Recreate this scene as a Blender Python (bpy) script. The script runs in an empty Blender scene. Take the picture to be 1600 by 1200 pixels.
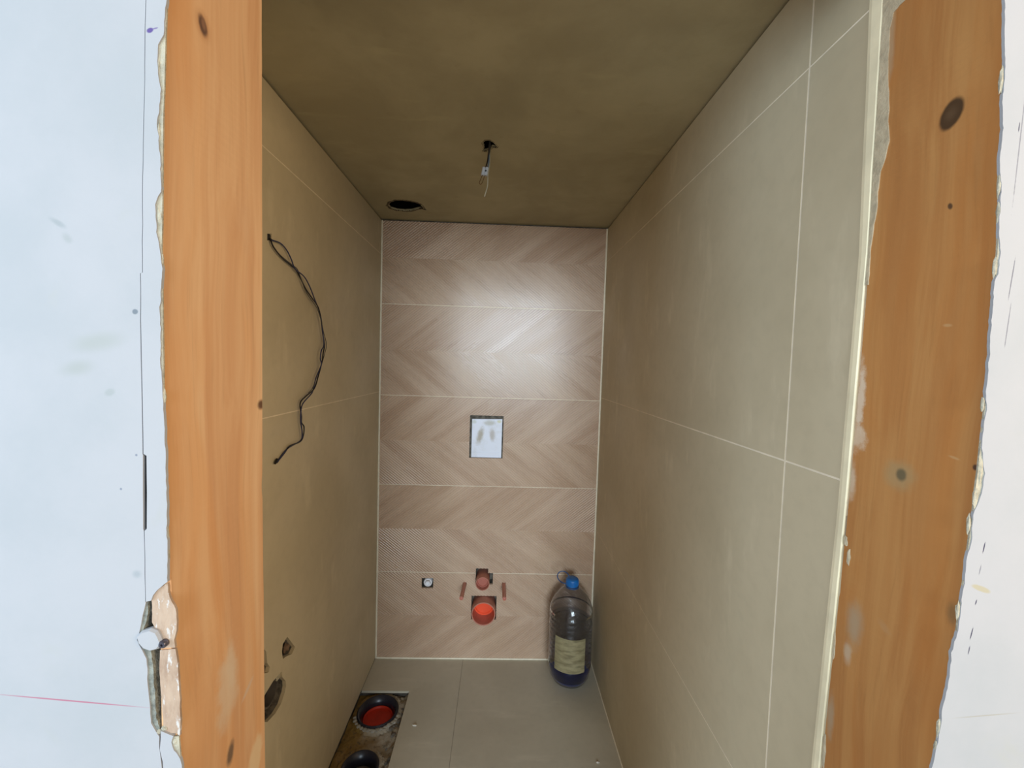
import bpy, bmesh, math, random
from mathutils import Vector, Matrix, geometry, noise as mnoise

scene = bpy.context.scene
COL = scene.collection
rnd = random.Random(7)

# ------------------------------------------------------------------ camera, light, exposure
F_PX, YAW, PITCH, ROLL = 644.18, 0.0282, -0.0487, 0.0299
CAM = Vector((0.0, 0.0, 1.3571))
FWD = Vector((math.sin(YAW)*math.cos(PITCH), math.cos(YAW)*math.cos(PITCH), math.sin(PITCH)))
_r = Vector((math.cos(YAW), -math.sin(YAW), 0.0)); _u = _r.cross(FWD)
RIGHT = math.cos(ROLL)*_r + math.sin(ROLL)*_u
UP = -math.sin(ROLL)*_r + math.cos(ROLL)*_u
cd = bpy.data.cameras.new('camera'); cam = bpy.data.objects.new('camera', cd); COL.objects.link(cam)
cd.sensor_fit = 'HORIZONTAL'; cd.sensor_width = 36.0; cd.lens = 36.0*F_PX/1600.0
cd.clip_start = 0.01
cam.matrix_world = Matrix(((RIGHT.x, UP.x, -FWD.x, CAM.x), (RIGHT.y, UP.y, -FWD.y, CAM.y),
                           (RIGHT.z, UP.z, -FWD.z, CAM.z), (0, 0, 0, 1)))
scene.camera = cam

world = bpy.data.worlds.new('world'); scene.world = world; world.use_nodes = True
bg = world.node_tree.nodes['Background']
bg.inputs['Color'].default_value = (1.0, 0.96, 0.90, 1); bg.inputs['Strength'].default_value = 0.42

def area(name, loc, target, sx, sy, power, col):
    l = bpy.data.lights.new(name, 'AREA'); l.shape = 'RECTANGLE'; l.size = sx; l.size_y = sy
    l.energy = power; l.color = col
    o = bpy.data.objects.new(name, l); COL.objects.link(o); o.location = loc
    o.rotation_euler = (Vector(target)-Vector(loc)).to_track_quat('-Z', 'Y').to_euler()
    return o
area('window_light', (0.30, -5.5, 1.9), (-0.05, 1.8, 1.2), 2.3, 1.8, 320, (0.74, 0.88, 1.0))
area('cool_fill_light', (-1.75, -0.75, 1.5), (-0.2, 0.3, 1.3), 0.8, 1.2, 37, (0.58, 0.78, 1.0))  # added cool fill from the left, for the plaster and right wall
area('warm_fill_light', (1.35, -0.40, 1.60), (0.25, 0.4, 1.3), 0.5, 0.5, 17, (1.0, 0.72, 0.42))  # added warm fill from an unseen source, for right plaster and left jamb

scene.view_settings.view_transform = 'Standard'; scene.view_settings.look = 'None'
scene.view_settings.gamma = 1.0; scene.view_settings.use_curve_mapping = False
scene.view_settings.exposure = 0.0

# ------------------------------------------------------------------ room measures (metres, floor at z = 0)
XL, XR, D, ZC = -0.5336, 0.4524, 1.8323, 1.9676
TT = 0.009                      # tile thickness
YF = 0.376                      # front plaster face
YP = 0.3787                      # front of the jamb boards
XJ = -0.298                     # inner face of the jamb beside the bluish plaster

def at(px, py, axis, val):
    """point of the place seen at this pixel of the 1600x1200 photo, on the plane axis = val"""
    d = FWD + RIGHT*((px-800.0)/F_PX) - UP*((py-600.0)/F_PX)
    return CAM + d*((val-CAM[axis])/d[axis])

# ------------------------------------------------------------------ material helpers
def lin(c):
    return tuple((v/255.0/12.92) if v/255.0 <= 0.04045 else ((v/255.0+0.055)/1.055)**2.4 for v in c) + (1.0,)

class NT:
    def __init__(s, name):
        s.m = bpy.data.materials.new(name); s.m.use_nodes = True; s.t = s.m.node_tree
        s.b = s.t.nodes['Principled BSDF']
        s.pos = s.t.nodes.new('ShaderNodeNewGeometry').outputs['Position']
    def n(s, kind, **kw):
        o = s.t.nodes.new(kind)
        for k, v in kw.items(): setattr(o, k, v)
        return o
    def put(s, sock, v):
        if hasattr(v, 'is_output'): s.t.links.new(v, sock)
        else: sock.default_value = v
    def math(s, op, a, b=0.0, clamp=False):
        o = s.n('ShaderNodeMath', operation=op, use_clamp=clamp); s.put(o.inputs[0], a); s.put(o.inputs[1], b); return o.outputs[0]
    def vmath(s, op, a, b):
        o = s.n('ShaderNodeVectorMath', operation=op); s.put(o.inputs[0], a); s.put(o.inputs[1], b)
        return o.outputs['Value'] if op in ('LENGTH', 'DOT_PRODUCT', 'DISTANCE') else o.outputs['Vector']
    def noise(s, vec, scale, detail=4.0, rough=0.55, dist=0.0):
        o = s.n('ShaderNodeTexNoise'); s.put(o.inputs['Vector'], vec); o.inputs['Scale'].default_value = scale
        o.inputs['Detail'].default_value = detail; o.inputs['Roughness'].default_value = rough
        o.inputs['Distortion'].default_value = dist
        return o.outputs['Fac']
    def ramp(s, fac, lo, hi, a=0.0, b=1.0):
        o = s.n('ShaderNodeMapRange', interpolation_type='SMOOTHSTEP'); s.put(o.inputs[0], fac)
        for i, v in enumerate((lo, hi, a, b)): s.put(o.inputs[1+i], v)
        return o.outputs[0]
    def mix(s, fac, a, b):
        o = s.n('ShaderNodeMix', data_type='RGBA'); s.put(o.inputs[0], fac); s.put(o.inputs[6], a); s.put(o.inputs[7], b)
        return o.outputs[2]
    def sep(s, v):
        o = s.n('ShaderNodeSeparateXYZ'); s.put(o.inputs[0], v); return o.outputs
    def bump(s, h, strength=0.3, dist=0.002):
        o = s.n('ShaderNodeBump'); o.inputs['Strength'].default_value = strength; o.inputs['Distance'].default_value = dist
        s.put(o.inputs['Height'], h); s.t.links.new(o.outputs['Normal'], s.b.inputs['Normal'])
    def spot(s, colr, ai, a, b, ra, rb, rot, rgb, strength=1.0, soft=0.35, brk=0.0, bscale=60.0):
        """an elliptical mark on the surface; ai = index of its horizontal axis (0 x, 1 y), vertical is z"""
        xyz = s.sep(s.pos)
        da = s.math('SUBTRACT', xyz[ai], a); db = s.math('SUBTRACT', xyz[2], b)
        c, sn = math.cos(rot), math.sin(rot)
        u = s.math('ADD', s.math('MULTIPLY', da, c/ra), s.math('MULTIPLY', db, sn/ra))
        v = s.math('ADD', s.math('MULTIPLY', da, -sn/rb), s.math('MULTIPLY', db, c/rb))
        d = s.math('SQRT', s.math('ADD', s.math('MULTIPLY', u, u), s.math('MULTIPLY', v, v)))
        if brk:
            d = s.math('ADD', d, s.math('MULTIPLY', s.math('SUBTRACT', s.noise(s.pos, bscale, 4.0, 0.65), 0.5), brk))
        f = s.ramp(d, 1.0-soft, 1.0+soft*0.3, strength, 0.0)
        return s.mix(f, colr, lin(rgb))
    def done(s, color=None, rough=0.6, spec=None, **kw):
        if color is not None: s.put(s.b.inputs['Base Color'], color)
        s.put(s.b.inputs['Roughness'], rough)
        if spec is not None: s.b.inputs['Specular IOR Level'].default_value = spec
        for k, v in kw.items(): s.put(s.b.inputs[k], v)
        return s.m

def simple(name, rgb, rough=0.6, var=0.12, scale=30.0, bump=0.0, **kw):
    q = NT(name); f = q.noise(q.pos, scale, 4.0)
    c1 = lin(rgb); c2 = tuple(v*(1-var*2) for v in c1[:3]) + (1.0,)
    if bump: q.bump(q.noise(q.pos, scale*2.0, 5.0, 0.6), bump, 0.003)
    return q.done(q.mix(q.ramp(f, 0.35, 0.7), c1, c2), rough, **kw)

def tile_mat(name, rgb1, rgb2, rough):
    q = NT(name)
    f = q.ramp(q.noise(q.pos, 2.6, 5.0, 0.55, 0.4), 0.3, 0.72)
    g = q.noise(q.pos, 40.0, 3.0)
    c = q.mix(f, lin(rgb1), lin(rgb2))
    st = q.vmath('MULTIPLY', q.pos, (1.0, 5.0, 1.6))
    c = q.mix(q.ramp(q.noise(st, 3.2, 4.0, 0.6), 0.56, 0.75, 0.0, 0.30), c, lin(tuple(min(255, v+26) for v in rgb1)))
    c = q.mix(q.ramp(g, 0.4, 0.8, 0.0, 0.10), c, lin(tuple(v*0.8 for v in rgb2)))
    r = q.ramp(q.noise(q.pos, 5.0, 4.0), 0.3, 0.7, rough-0.06, rough+0.09)
    q.bump(g, 0.05, 0.001)
    return q.done(c, r, spec=0.4)

M = {}
M['side_tile'] = tile_mat('taupe_tile', (206, 192, 161), (192, 178, 147), 0.47)
M['floor_tile'] = tile_mat('taupe_floor_tile', (202, 194, 174), (188, 180, 160), 0.38)
M['grout'] = simple('pale_grout', (242, 228, 202), 0.8, 0.06, 40)
M['floor_grout'] = simple('grey_grout', (172, 162, 144), 0.85, 0.1, 40)
M['silicone'] = simple('cream_silicone', (246, 236, 212), 0.5, 0.05, 40)
M['profile'] = simple('cream_edge_profile', (255, 242, 204), 0.42, 0.08, 14)
M['mortar'] = simple('grey_mortar', (120, 113, 102), 0.95, 0.3, 60, 0.9)
M['substrate'] = simple('dark_substrate', (92, 86, 78), 0.95, 0.25, 50, 0.6)

# ribbed chevron tile: streaks run along the ribs (UV: u across, v along)
q = NT('ribbed_wood_tile')
uv = q.n('ShaderNodeUVMap', uv_map='ribs').outputs[0]
s1 = q.noise(q.vmath('MULTIPLY', uv, (16.0, 1.6, 1.0)), 1.0, 4.0, 0.6)
s2 = q.noise(q.vmath('MULTIPLY', uv, (60.0, 3.0, 1.0)), 1.0, 3.0, 0.6)
c = q.mix(q.ramp(s1, 0.22, 0.78), lin((184, 153, 128)), lin((206, 179, 154)))
c = q.mix(q.ramp(s2, 0.5, 0.8, 0.0, 0.16), c, lin((164, 132, 106)))
c = q.mix(q.ramp(q.noise(q.pos, 3.2, 3.0), 0.45, 0.7, 0.0, 0.22), c, lin((182, 152, 118)))
M['chevron'] = q.done(c, q.ramp(s1, 0.3, 0.7, 0.25, 0.33), spec=0.8)

# ceiling plaster
q = NT('olive_ceiling_plaster')
f = q.ramp(q.noise(q.pos, 3.5, 6.0, 0.6, 0.3), 0.3, 0.7)
c = q.mix(f, lin((182, 170, 136)), lin((164, 152, 120)))
st = q.vmath('MULTIPLY', q.pos, (2.2, 9.0, 1.0))
c = q.mix(q.ramp(q.noise(st, 2.2, 4.0, 0.6), 0.58, 0.75, 0.0, 0.35), c, lin((192, 180, 140)))
c = q.mix(q.ramp(q.noise(q.pos, 24.0, 4.0), 0.6, 0.8, 0.0, 0.2), c, lin((146, 130, 98)))
q.bump(q.noise(q.pos, 9.0, 6.0, 0.6), 0.35, 0.006)
M['ceiling'] = q.done(c, 0.85, spec=0.2)

# ------------------------------------------------------------------ mesh helpers
def shift_to_base(vs):
    xs = [v[0] for v in vs]; ys = [v[1] for v in vs]; zs = [v[2] for v in vs]
    return Vector(((min(xs)+max(xs))/2, (min(ys)+max(ys))/2, min(zs)))

def wloc(o):
    l = Vector(o.location)
    while o.parent: o = o.parent; l += o.location
    return l

def obj(name, vs, fs, mat, parent=None, smooth=False, uvs=None, origin=None):
    """one mesh object; vs are world coordinates"""
    vs = [Vector(v) for v in vs]
    o0 = Vector(origin) if origin is not None else shift_to_base(vs)
    me = bpy.data.meshes.new(name)
    me.from_pydata([v-o0 for v in vs], [], fs)
    if uvs is not None:
        l = me.uv_layers.new(name='ribs')
        for i, lp in enumerate(me.loops): l.data[i].uv = uvs[lp.vertex_index]
    me.materials.append(mat)
    me.update()
    if smooth:
        for pgn in me.polygons: pgn.use_smooth = True
        try: me.set_sharp_from_angle(angle=math.radians(42))
        except Exception: pass
    o = bpy.data.objects.new(name, me); COL.objects.link(o)
    if parent is not None:
        o.parent = parent; o.location = o0 - wloc(parent)
    else: o.location = o0
    return o

def fixn(vs, fs):
    """consistent outward normals"""
    bm = bmesh.new(); bv = [bm.verts.new(v) for v in vs]
    for f in fs:
        try: bm.faces.new([bv[i] for i in f])
        except ValueError: pass
    bmesh.ops.recalc_face_normals(bm, faces=bm.faces)
    bm.verts.index_update()
    out = [[v.index for v in f.verts] for f in bm.faces]; bm.free()
    return vs, out

class MB:
    """collects pieces that belong to ONE object"""
    def __init__(s): s.v = []; s.f = []
    def add(s, vf):
        k = len(s.v); s.v += [Vector(v) for v in vf[0]]; s.f += [[i+k for i in f] for f in vf[1]]; return s
    def build(s, name, mat, parent=None, smooth=False, origin=None):
        return obj(name, s.v, s.f, mat, parent, smooth, None, origin)

def box(x0, x1, y0, y1, z0, z1, bevel=0.0):
    if not bevel:
        vs = [(x, y, z) for x in (x0, x1) for y in (y0, y1) for z in (z0, z1)]
        return vs, [(0, 1, 3, 2), (4, 6, 7, 5), (0, 4, 5, 1), (2, 3, 7, 6), (0, 2, 6, 4), (1, 5, 7, 3)]
    bm = bmesh.new(); bmesh.ops.create_cube(bm, size=1.0)
    for v in bm.verts: v.co = Vector(((x0+x1)/2+v.co.x*(x1-x0), (y0+y1)/2+v.co.y*(y1-y0), (z0+z1)/2+v.co.z*(z1-z0)))
    bmesh.ops.bevel(bm, geom=list(bm.edges), offset=bevel, segments=2, affect='EDGES', profile=0.6)
    bm.verts.index_update()
    r = [v.co.copy() for v in bm.verts], [[v.index for v in f.verts] for f in bm.faces]; bm.free(); return r

def plate(axis, outer, holes, t0, t1):
    """polygon with holes in the plane axis = const, with thickness from t0 to t1 (2D order: x,y,z without the axis)"""
    def P(a, b, t): return {0: (t, a, b), 1: (a, t, b), 2: (a, b, t)}[axis]
    loops = [list(outer)] + [list(h) for h in holes]
    flat = [p for l in loops for p in l]
    tri = geometry.tessellate_polygon([[Vector((p[0], p[1], 0)) for p in l] for l in loops])
    n = len(flat); vs = [P(p[0], p[1], t0) for p in flat] + [P(p[0], p[1], t1) for p in flat]
    fs = [list(t) for t in tri] + [[i+n for i in reversed(t)] for t in tri]
    k = 0
    for l in loops:
        m = len(l)
        for i in range(m): fs.append([k+i, k+(i+1) % m, n+k+(i+1) % m, n+k+i])
        k += m
    return fixn(vs, fs)

def rect(a0, a1, b0, b1): return [(a0, b0), (a1, b0), (a1, b1), (a0, b1)]

def frame_at(d):
    d = d.normalized(); a = Vector((0, 0, 1)) if abs(d.z) < 0.9 else Vector((1, 0, 0))
    u = d.cross(a).normalized(); return u, d.cross(u).normalized()

def tube(path, r, n=10, caps=True):
    path = [Vector(p) for p in path]; vs = []; fs = []; m = len(path); pu = None
    for i, p in enumerate(path):
        d = (path[min(i+1, m-1)] - path[max(i-1, 0)]).normalized()
        u, v = frame_at(d)
        if pu is not None:
            u = (pu - d*pu.dot(d)).normalized(); v = d.cross(u)
        pu = u
        rr = r[i] if isinstance(r, (list, tuple)) else r
        for k in range(n):
            a = 2*math.pi*k/n; vs.append(p + u*math.cos(a)*rr + v*math.sin(a)*rr)
    for i in range(m-1):
        for k in range(n):
            fs.append([i*n+k, i*n+(k+1) % n, (i+1)*n+(k+1) % n, (i+1)*n+k])
    if caps: fs += [list(range(n))[::-1], [(m-1)*n+k for k in range(n)]]
    return fixn(vs, fs)

def spline(pts, sub=8):
    pts = [Vector(p) for p in pts]; out = []
    for i in range(len(pts)-1):
        p0, p1, p2, p3 = pts[max(i-1, 0)], pts[i], pts[i+1], pts[min(i+2, len(pts)-1)]
        for k in range(sub):
            t = k/sub
            out.append(0.5*((2*p1)+(p2-p0)*t+(2*p0-5*p1+4*p2-p3)*t*t+(3*p1-p0-3*p2+p3)*t**3))
    return out + [pts[-1]]

def lathe(origin, axis, prof, n=40, closed=False):
    """prof = [(radius, distance along axis)]; radius 0 closes at the axis"""
    o = Vector(origin); d = Vector(axis).normalized(); u, v = frame_at(d)
    vs = []; rings = []; fs = []
    for r, t in prof:
        if r < 1e-6: rings.append([len(vs)]); vs.append(o+d*t)
        else:
            rings.append(list(range(len(vs), len(vs)+n)))
            vs += [o+d*t+u*math.cos(2*math.pi*k/n)*r+v*math.sin(2*math.pi*k/n)*r for k in range(n)]
    pairs = list(zip(rings, rings[1:])) + ([(rings[-1], rings[0])] if closed else [])
    for a, b in pairs:
        for k in range(n):
            a0, a1 = a[k % len(a)], a[(k+1) % len(a)]; b0, b1 = b[k % len(b)], b[(k+1) % len(b)]
            f = [a0] + ([a1] if a1 != a0 else []) + ([b1] if b1 != b0 else []) + [b0]
            if len(f) > 2: fs.append(f)
    return fixn(vs, fs)

def blob(c, rad, seed, sub=2, rough=0.35):
    bm = bmesh.new(); bmesh.ops.create_icosphere(bm, subdivisions=sub, radius=1.0)
    for v in bm.verts:
        k = 1.0 + rough*mnoise.noise(v.co*1.7+Vector((seed*3.1, seed*1.7, seed)))*1.6
        v.co = Vector((c[0]+v.co.x*rad[0]*k, c[1]+v.co.y*rad[1]*k, c[2]+v.co.z*rad[2]*k))
    bm.verts.index_update()
    r = [v.co.copy() for v in bm.verts], [[v.index for v in f.verts] for f in bm.faces]; bm.free(); return r

def tag(o, label, cat, group=None):
    o['label'] = label; o['category'] = cat
    if group: o['group'] = group
    return o
def struct(o, label=None, cat=None):
    o['kind'] = 'structure'
    if label: o['label'] = label
    if cat: o['category'] = cat
    return o
def empty(name, loc):
    o = bpy.data.objects.new(name, None); o.empty_display_size = 0.05; COL.objects.link(o); o.location = loc; return o

# ------------------------------------------------------------------ the setting: floor
JX = -0.135; CX1 = -0.338; CY0, CY1 = 1.14, 1.643          # floor joint, edges of the cut-out with the drains
FY0 = 0.30
fl = MB()
cut = rect(XL-0.02, CX1+0.004, CY0-0.004, CY1+0.004)
fl.add(plate(2, [(XL-0.02, FY0), (XR+0.02, FY0), (XR+0.02, D+0.02), (XL-0.02, D+0.02), (XL-0.02, CY1+0.004), (CX1+0.004, CY1+0.004), (CX1+0.004, CY0-0.004), (XL-0.02, CY0-0.004)], [], -TT, -0.06))
fl.add(box(XL-0.06, XR+0.06, FY0, D+0.06, -0.20, -0.16))
floor = struct(fl.build('floor', M['substrate']), 'taupe tiled toilet floor with a cut-out for drains', 'floor')
g = 0.0012
obj('tile', *plate(2, [(XL, 0.634), (JX-g, 0.634), (JX-g, D), (XL, D), (XL, CY1), (CX1, CY1), (CX1, CY0), (XL, CY0)], [], 0.0, -TT), M['floor_tile'], floor)
obj('tile', *box(JX+g, XR, 0.634, D, -TT, 0.0), M['floor_tile'], floor)
obj('tile', *box(XL, JX-g, FY0, 0.631, -TT, 0.0), M['floor_tile'], floor)
obj('tile', *box(JX+g, XR, FY0, 0.631, -TT, 0.0), M['floor_tile'], floor)
obj('grout_line', *box(JX-g, JX+g, FY0, D, -TT, -0.0007), M['floor_grout'], floor)
obj('grout_line', *box(XL, XR, 0.631, 0.634, -TT, -0.0007), M['floor_grout'], floor)

# ochre-wet mortar bed in the floor cut-out, uneven, with crumbs along its edge
q = NT('drain_pit_mortar')
x_ = q.sep(q.pos)[0]
f = q.math('ADD', x_, q.math('MULTIPLY', q.math('SUBTRACT', q.noise(q.pos, 22.0, 5.0, 0.6), 0.5), 0.20))
c = q.mix(q.ramp(f, -0.49, -0.41), lin((140, 112, 56)), lin((164, 152, 132)))
c = q.mix(q.ramp(q.noise(q.pos, 60.0, 5.0, 0.7), 0.52, 0.68, 0.0, 0.75), c, lin((70, 64, 56)))
q.bump(q.noise(q.pos, 70.0, 5.0, 0.65), 0.9, 0.004)
M['pit'] = q.done(c, q.ramp(f, -0.49, -0.42, 0.45, 0.9))
DR = [(-0.442, 1.560, 0.078, 0.058), (-0.436, 1.335, 0.062, 0.043)]   # x, y, sleeve radius, inner radius
NX, NY = 36, 84
vs = []; fs = []
for j in range(NY+1):
    for i in range(NX+1):
        x = XL-0.006+(CX1+0.004-XL+0.006)*i/NX; y = CY0-0.004+(CY1-CY0+0.008)*j/NY
        z = -0.026+0.008*mnoise.noise(Vector((x*22, y*22, 1.3)))+0.004*mnoise.noise(Vector((x*70, y*70, 2.3)))
        e = (CX1-x)
        if e < 0.035: z += 0.006*(1-e/0.035)+0.009*mnoise.noise(Vector((x*60, y*45, 7.1)))
        inside = False
        for dx, dy, R, r in DR:
            dd = math.hypot(x-dx, y-dy)
            if dd < R+0.016: z = -0.016 + 0.003*mnoise.noise(Vector((x*80, y*80, 4)))
        vs.append((x, y, min(z, -0.004)))
for j in range(NY):
    for i in range(NX):
        q4 = [j*(NX+1)+i, j*(NX+1)+i+1, (j+1)*(NX+1)+i+1, (j+1)*(NX+1)+i]
        cx = sum(vs[k][0] for k in q4)/4; cy = sum(vs[k][1] for k in q4)/4
        if any(math.hypot(cx-dx, cy-dy) < R-0.002 for dx, dy, R, r in DR): continue
        fs.append(q4)
pit = obj('mortar_bed', vs, fs, M['pit'], floor, True)
for k in range(26):
    y = rnd.uniform(1.25, 1.62); x = CX1-rnd.uniform(0.004, 0.034); s = rnd.uniform(0.004, 0.009)
    obj('mortar_crumb', *blob((x, y, -0.020), (s, s*1.2, s*0.8), k, 1), M['mortar'], floor)

# ------------------------------------------------------------------ ceiling with two broken holes
hole_vent = [tuple(at(x, y, 2, ZC)[:2]) for x, y in ((607, 321), (610, 316), (618, 313.6), (630, 313.6), (641, 315), (650, 317), (657, 320), (663, 327.5), (657, 325.5), (650, 327), (643, 329), (632, 329.5), (621, 328.5), (611, 325.5))]
hole_wire = [tuple(at(x, y, 2, ZC)[:2]) for x, y in ((754, 224), (758, 220), (765, 219.5), (771, 223), (777, 229), (775, 231), (769, 230), (766, 233), (760, 236), (754, 236.5), (757, 230))]
cl = MB()
cl.add(plate(2, rect(XL-0.05, XR+0.05, 0.50, D+0.05), [hole_vent, hole_wire], ZC, ZC+0.007))
sl = MB()
sl.add(box(XL-0.05, XR+0.05, 0.50, D+0.05, ZC+0.40, ZC+0.43))
for y0, y1, x0, x1 in ((0.50, 0.53, XL-0.05, XR+0.05), (D+0.02, D+0.05, XL-0.05, XR+0.05), (0.53, D+0.02, XL-0.05, XL-0.02), (0.53, D+0.02, XR+0.02, XR+0.05)):
    sl.add(box(x0, x1, y0, y1, ZC+0.0075, ZC+0.40))
ceiling = struct(cl.build('ceiling', M['ceiling']), 'bare olive-grey plastered ceiling', 'ceiling')
obj('slab_void', sl.v, sl.f, simple('painted_void_shade', (52, 46, 38), 0.95, 0.2, 20), ceiling)  # dark colour paints the shade of the cavity above the ceiling holes
def ragged_ring(path, w, seed):
    """crumbled plaster lip around a hole in the ceiling"""
    c = Vector((sum(p[0] for p in path)/len(path), sum(p[1] for p in path)/len(path)))
    mb = MB()
    for k, p in enumerate(path):
        for t in (0.0, 0.25, 0.5, 0.75):
            qn = path[(k+1) % len(path)]; pt = Vector((p[0]+(qn[0]-p[0])*t, p[1]+(qn[1]-p[1])*t)); dr = (pt-c).normalized()
            mb.add(blob((pt.x+dr.x*w, pt.y+dr.y*w, ZC+0.001), (w*rnd.uniform(.8, 1.5), w*rnd.uniform(.8, 1.5), w*0.5), seed+k+t, 1))
    return mb
M['crumb'] = simple('dark_crumbled_plaster', (96, 82, 60), 0.95, 0.3, 80, 0.6)
ragged_ring(hole_wire, 0.003, 3).build('crumbled_lip', M['crumb'], ceiling)
ragged_ring(hole_vent, 0.005, 9).build('crumbled_lip', M['crumb'], ceiling)

# ------------------------------------------------------------------ side walls
ROWS = [(0.003, 0.6155), (0.6185, 1.2155), (1.2185, 1.8155), (1.8185, ZC-0.006)]
YJ = D-1.2
# wall on the right
Y_TRIM = 0.522
w = MB().add(box(XR+TT, XR+0.10, Y_TRIM-0.008, D+0.10, -0.16, ZC))
wall_right = struct(w.build('wall_right', M['substrate']), 'taupe tiled wall on the right with pale joints', 'wall')
for z0, z1 in ROWS:
    obj('tile', *box(XR, XR+TT, YJ+0.0018, D-0.001, z0, z1), M['side_tile'], wall_right)
    obj('tile', *box(XR, XR+TT, Y_TRIM-0.008, YJ-0.0018, z0, z1), M['side_tile'], wall_right)
for a, b in zip(ROWS, ROWS[1:]):
    obj('grout_line', *box(XR+0.0006, XR+TT, Y_TRIM-0.008, D-0.001, a[1], b[0]), M['grout'], wall_right)
obj('grout_line', *box(XR+0.0004, XR+TT, YJ-0.0018, YJ+0.0018, 0.003, ZC-0.006), M['grout'], wall_right)

# wall on the left, with broken holes
h1 = [tuple(at(x, y, 0, XL)[1:]) for x, y in ((449, 995), (455, 1003), (461, 1011), (456, 1022), (447, 1026), (442, 1030), (440.5, 1018), (442, 1006))]
h2 = [tuple(at(x, y, 0, XL)[1:]) for x, y in ((408, 1010), (416, 1018), (417.5, 1036), (421.5, 1042), (420, 1050), (415, 1052), (408, 1052))]
h3 = [tuple(at(x, y, 0, XL)[1:]) for x, y in ((440, 1049), (441, 1058), (446.5, 1064), (447, 1072), (445, 1082), (439, 1100), (430, 1115), (418, 1128), (409, 1128), (404, 1112), (408, 1096), (416, 1082), (427, 1064))]
h4 = [tuple(at(x, y, 0, XL)[1:]) for x, y in ((417.5, 365), (424.5, 365), (424.5, 375.5), (417.5, 375.5))]
def grow(poly, k):
    c = Vector((sum(p[0] for p in poly)/len(poly), sum(p[1] for p in poly)/len(poly)))
    return [tuple(c+(Vector(p)-c)*k) for p in poly]
w = MB()
w.add(plate(0, rect(0.50, D+0.10, -0.16, ZC), [grow(h1, 0.92), grow(h2, 0.92), grow(h3, 1.0), h4], XL-TT, XL-0.06))
w.add(box(XL-0.12, XL-0.09, 0.50, D+0.10, -0.16, ZC))
for a in ((0.50, 0.53, -0.16, ZC), (D+0.07, D+0.10, -0.16, ZC), (0.53, D+0.07, -0.16, -0.13), (0.53, D+0.07, ZC-0.03, ZC)):
    w.add(box(XL-0.09, XL-0.06, *a))
wall_left = struct(w.build('wall_left', M['mortar']), 'taupe tiled wall on the left with broken pipe holes', 'wall')
ROWSL = [(0.003, 1.2155)] + ROWS[2:]
for k, (z0, z1) in enumerate(ROWSL):
    hs = [h1, h3] if k == 0 else [h4] if k == 1 else []
    if k == 0:
        top = max(p[1] for p in h1)
        out = rect(YJ+0.0018, D-0.001, z0, z1)
        if top > z1 - 0.002: hs = [h3, [(a, min(b, z1-0.002)) for a, b in h1]]
        hs = hs + [[(a, min(b, z1-0.002)) for a, b in h2]]
        obj('tile', *plate(0, out, hs, XL, XL-TT), M['side_tile'], wall_left)
    else:
        obj('tile', *plate(0, rect(YJ+0.0018, D-0.001, z0, z1), hs, XL, XL-TT), M['side_tile'], wall_left)
    obj('tile', *box(XL-TT, XL, 0.53, YJ-0.0018, z0, z1), M['side_tile'], wall_left)
for a, b in zip(ROWSL, ROWSL[1:]):
    obj('grout_line', *box(XL-TT, XL-0.0006, 0.53, D-0.001, a[1], b[0]), M['grout'], wall_left)
obj('grout_line', *box(XL-TT, XL-0.0006, YJ-0.0018, YJ+0.0018, 0.003, ZC-0.006), M['grout'], wall_left)

# ------------------------------------------------------------------ back wall: ribbed chevron tiles, one object each
HOLES = {'flush': (-0.131, 0.019, 0.932, 1.1235), 'inlet': (-0.331, -0.2785, 0.330, 0.377), 'drain': (-0.1035, 0.0105, 0.187, 0.298),
         'pipe_a': (-0.087, -0.031, 0.350, 0.4255), 'pipe_b': (-0.087, -0.009, 0.352, 0.405),
         'stud_a': (-0.1435, -0.1275, 0.344, 0.360), 'stud_b': (0.0335, 0.0495, 0.345, 0.361)}
def minus(rects, h):
    out = []
    for a0, a1, b0, b1 in rects:
        if h[0] >= a1 or h[1] <= a0 or h[2] >= b1 or h[3] <= b0: out.append((a0, a1, b0, b1)); continue
        x0, x1 = max(a0, h[0]), min(a1, h[1]); z0, z1 = max(b0, h[2]), min(b1, h[3])
        if b0 < z0: out.append((a0, a1, b0, z0))
        if z1 < b1: out.append((a0, a1, z1, b1))
        if a0 < x0: out.append((a0, x0, z0, z1))
        if x1 < a1: out.append((x1, a1, z0, z1))
    return out
def clip(poly, k, lim, keep_less):
    out = []
    for i, p in enumerate(poly):
        n = poly[(i+1) % len(poly)]
        pi = (p[k] <= lim) if keep_less else (p[k] >= lim); ni = (n[k] <= lim) if keep_less else (n[k] >= lim)
        if pi: out.append(p)
        if pi != ni:
            t = (lim-p[k])/(n[k]-p[k]); out.append(tuple(p[j]+(n[j]-p[j])*t for j in range(3)))
    return out
PER = 0.0145; SL = math.tan(math.radians(38.5)); RH = 0.0016
PROF = [(0.0, 0.0), (0.18, 0.0), (0.30, 0.8), (0.40, 1.0), (0.78, 1.0), (0.88, 0.8), (1.0, 0.0)]
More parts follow.
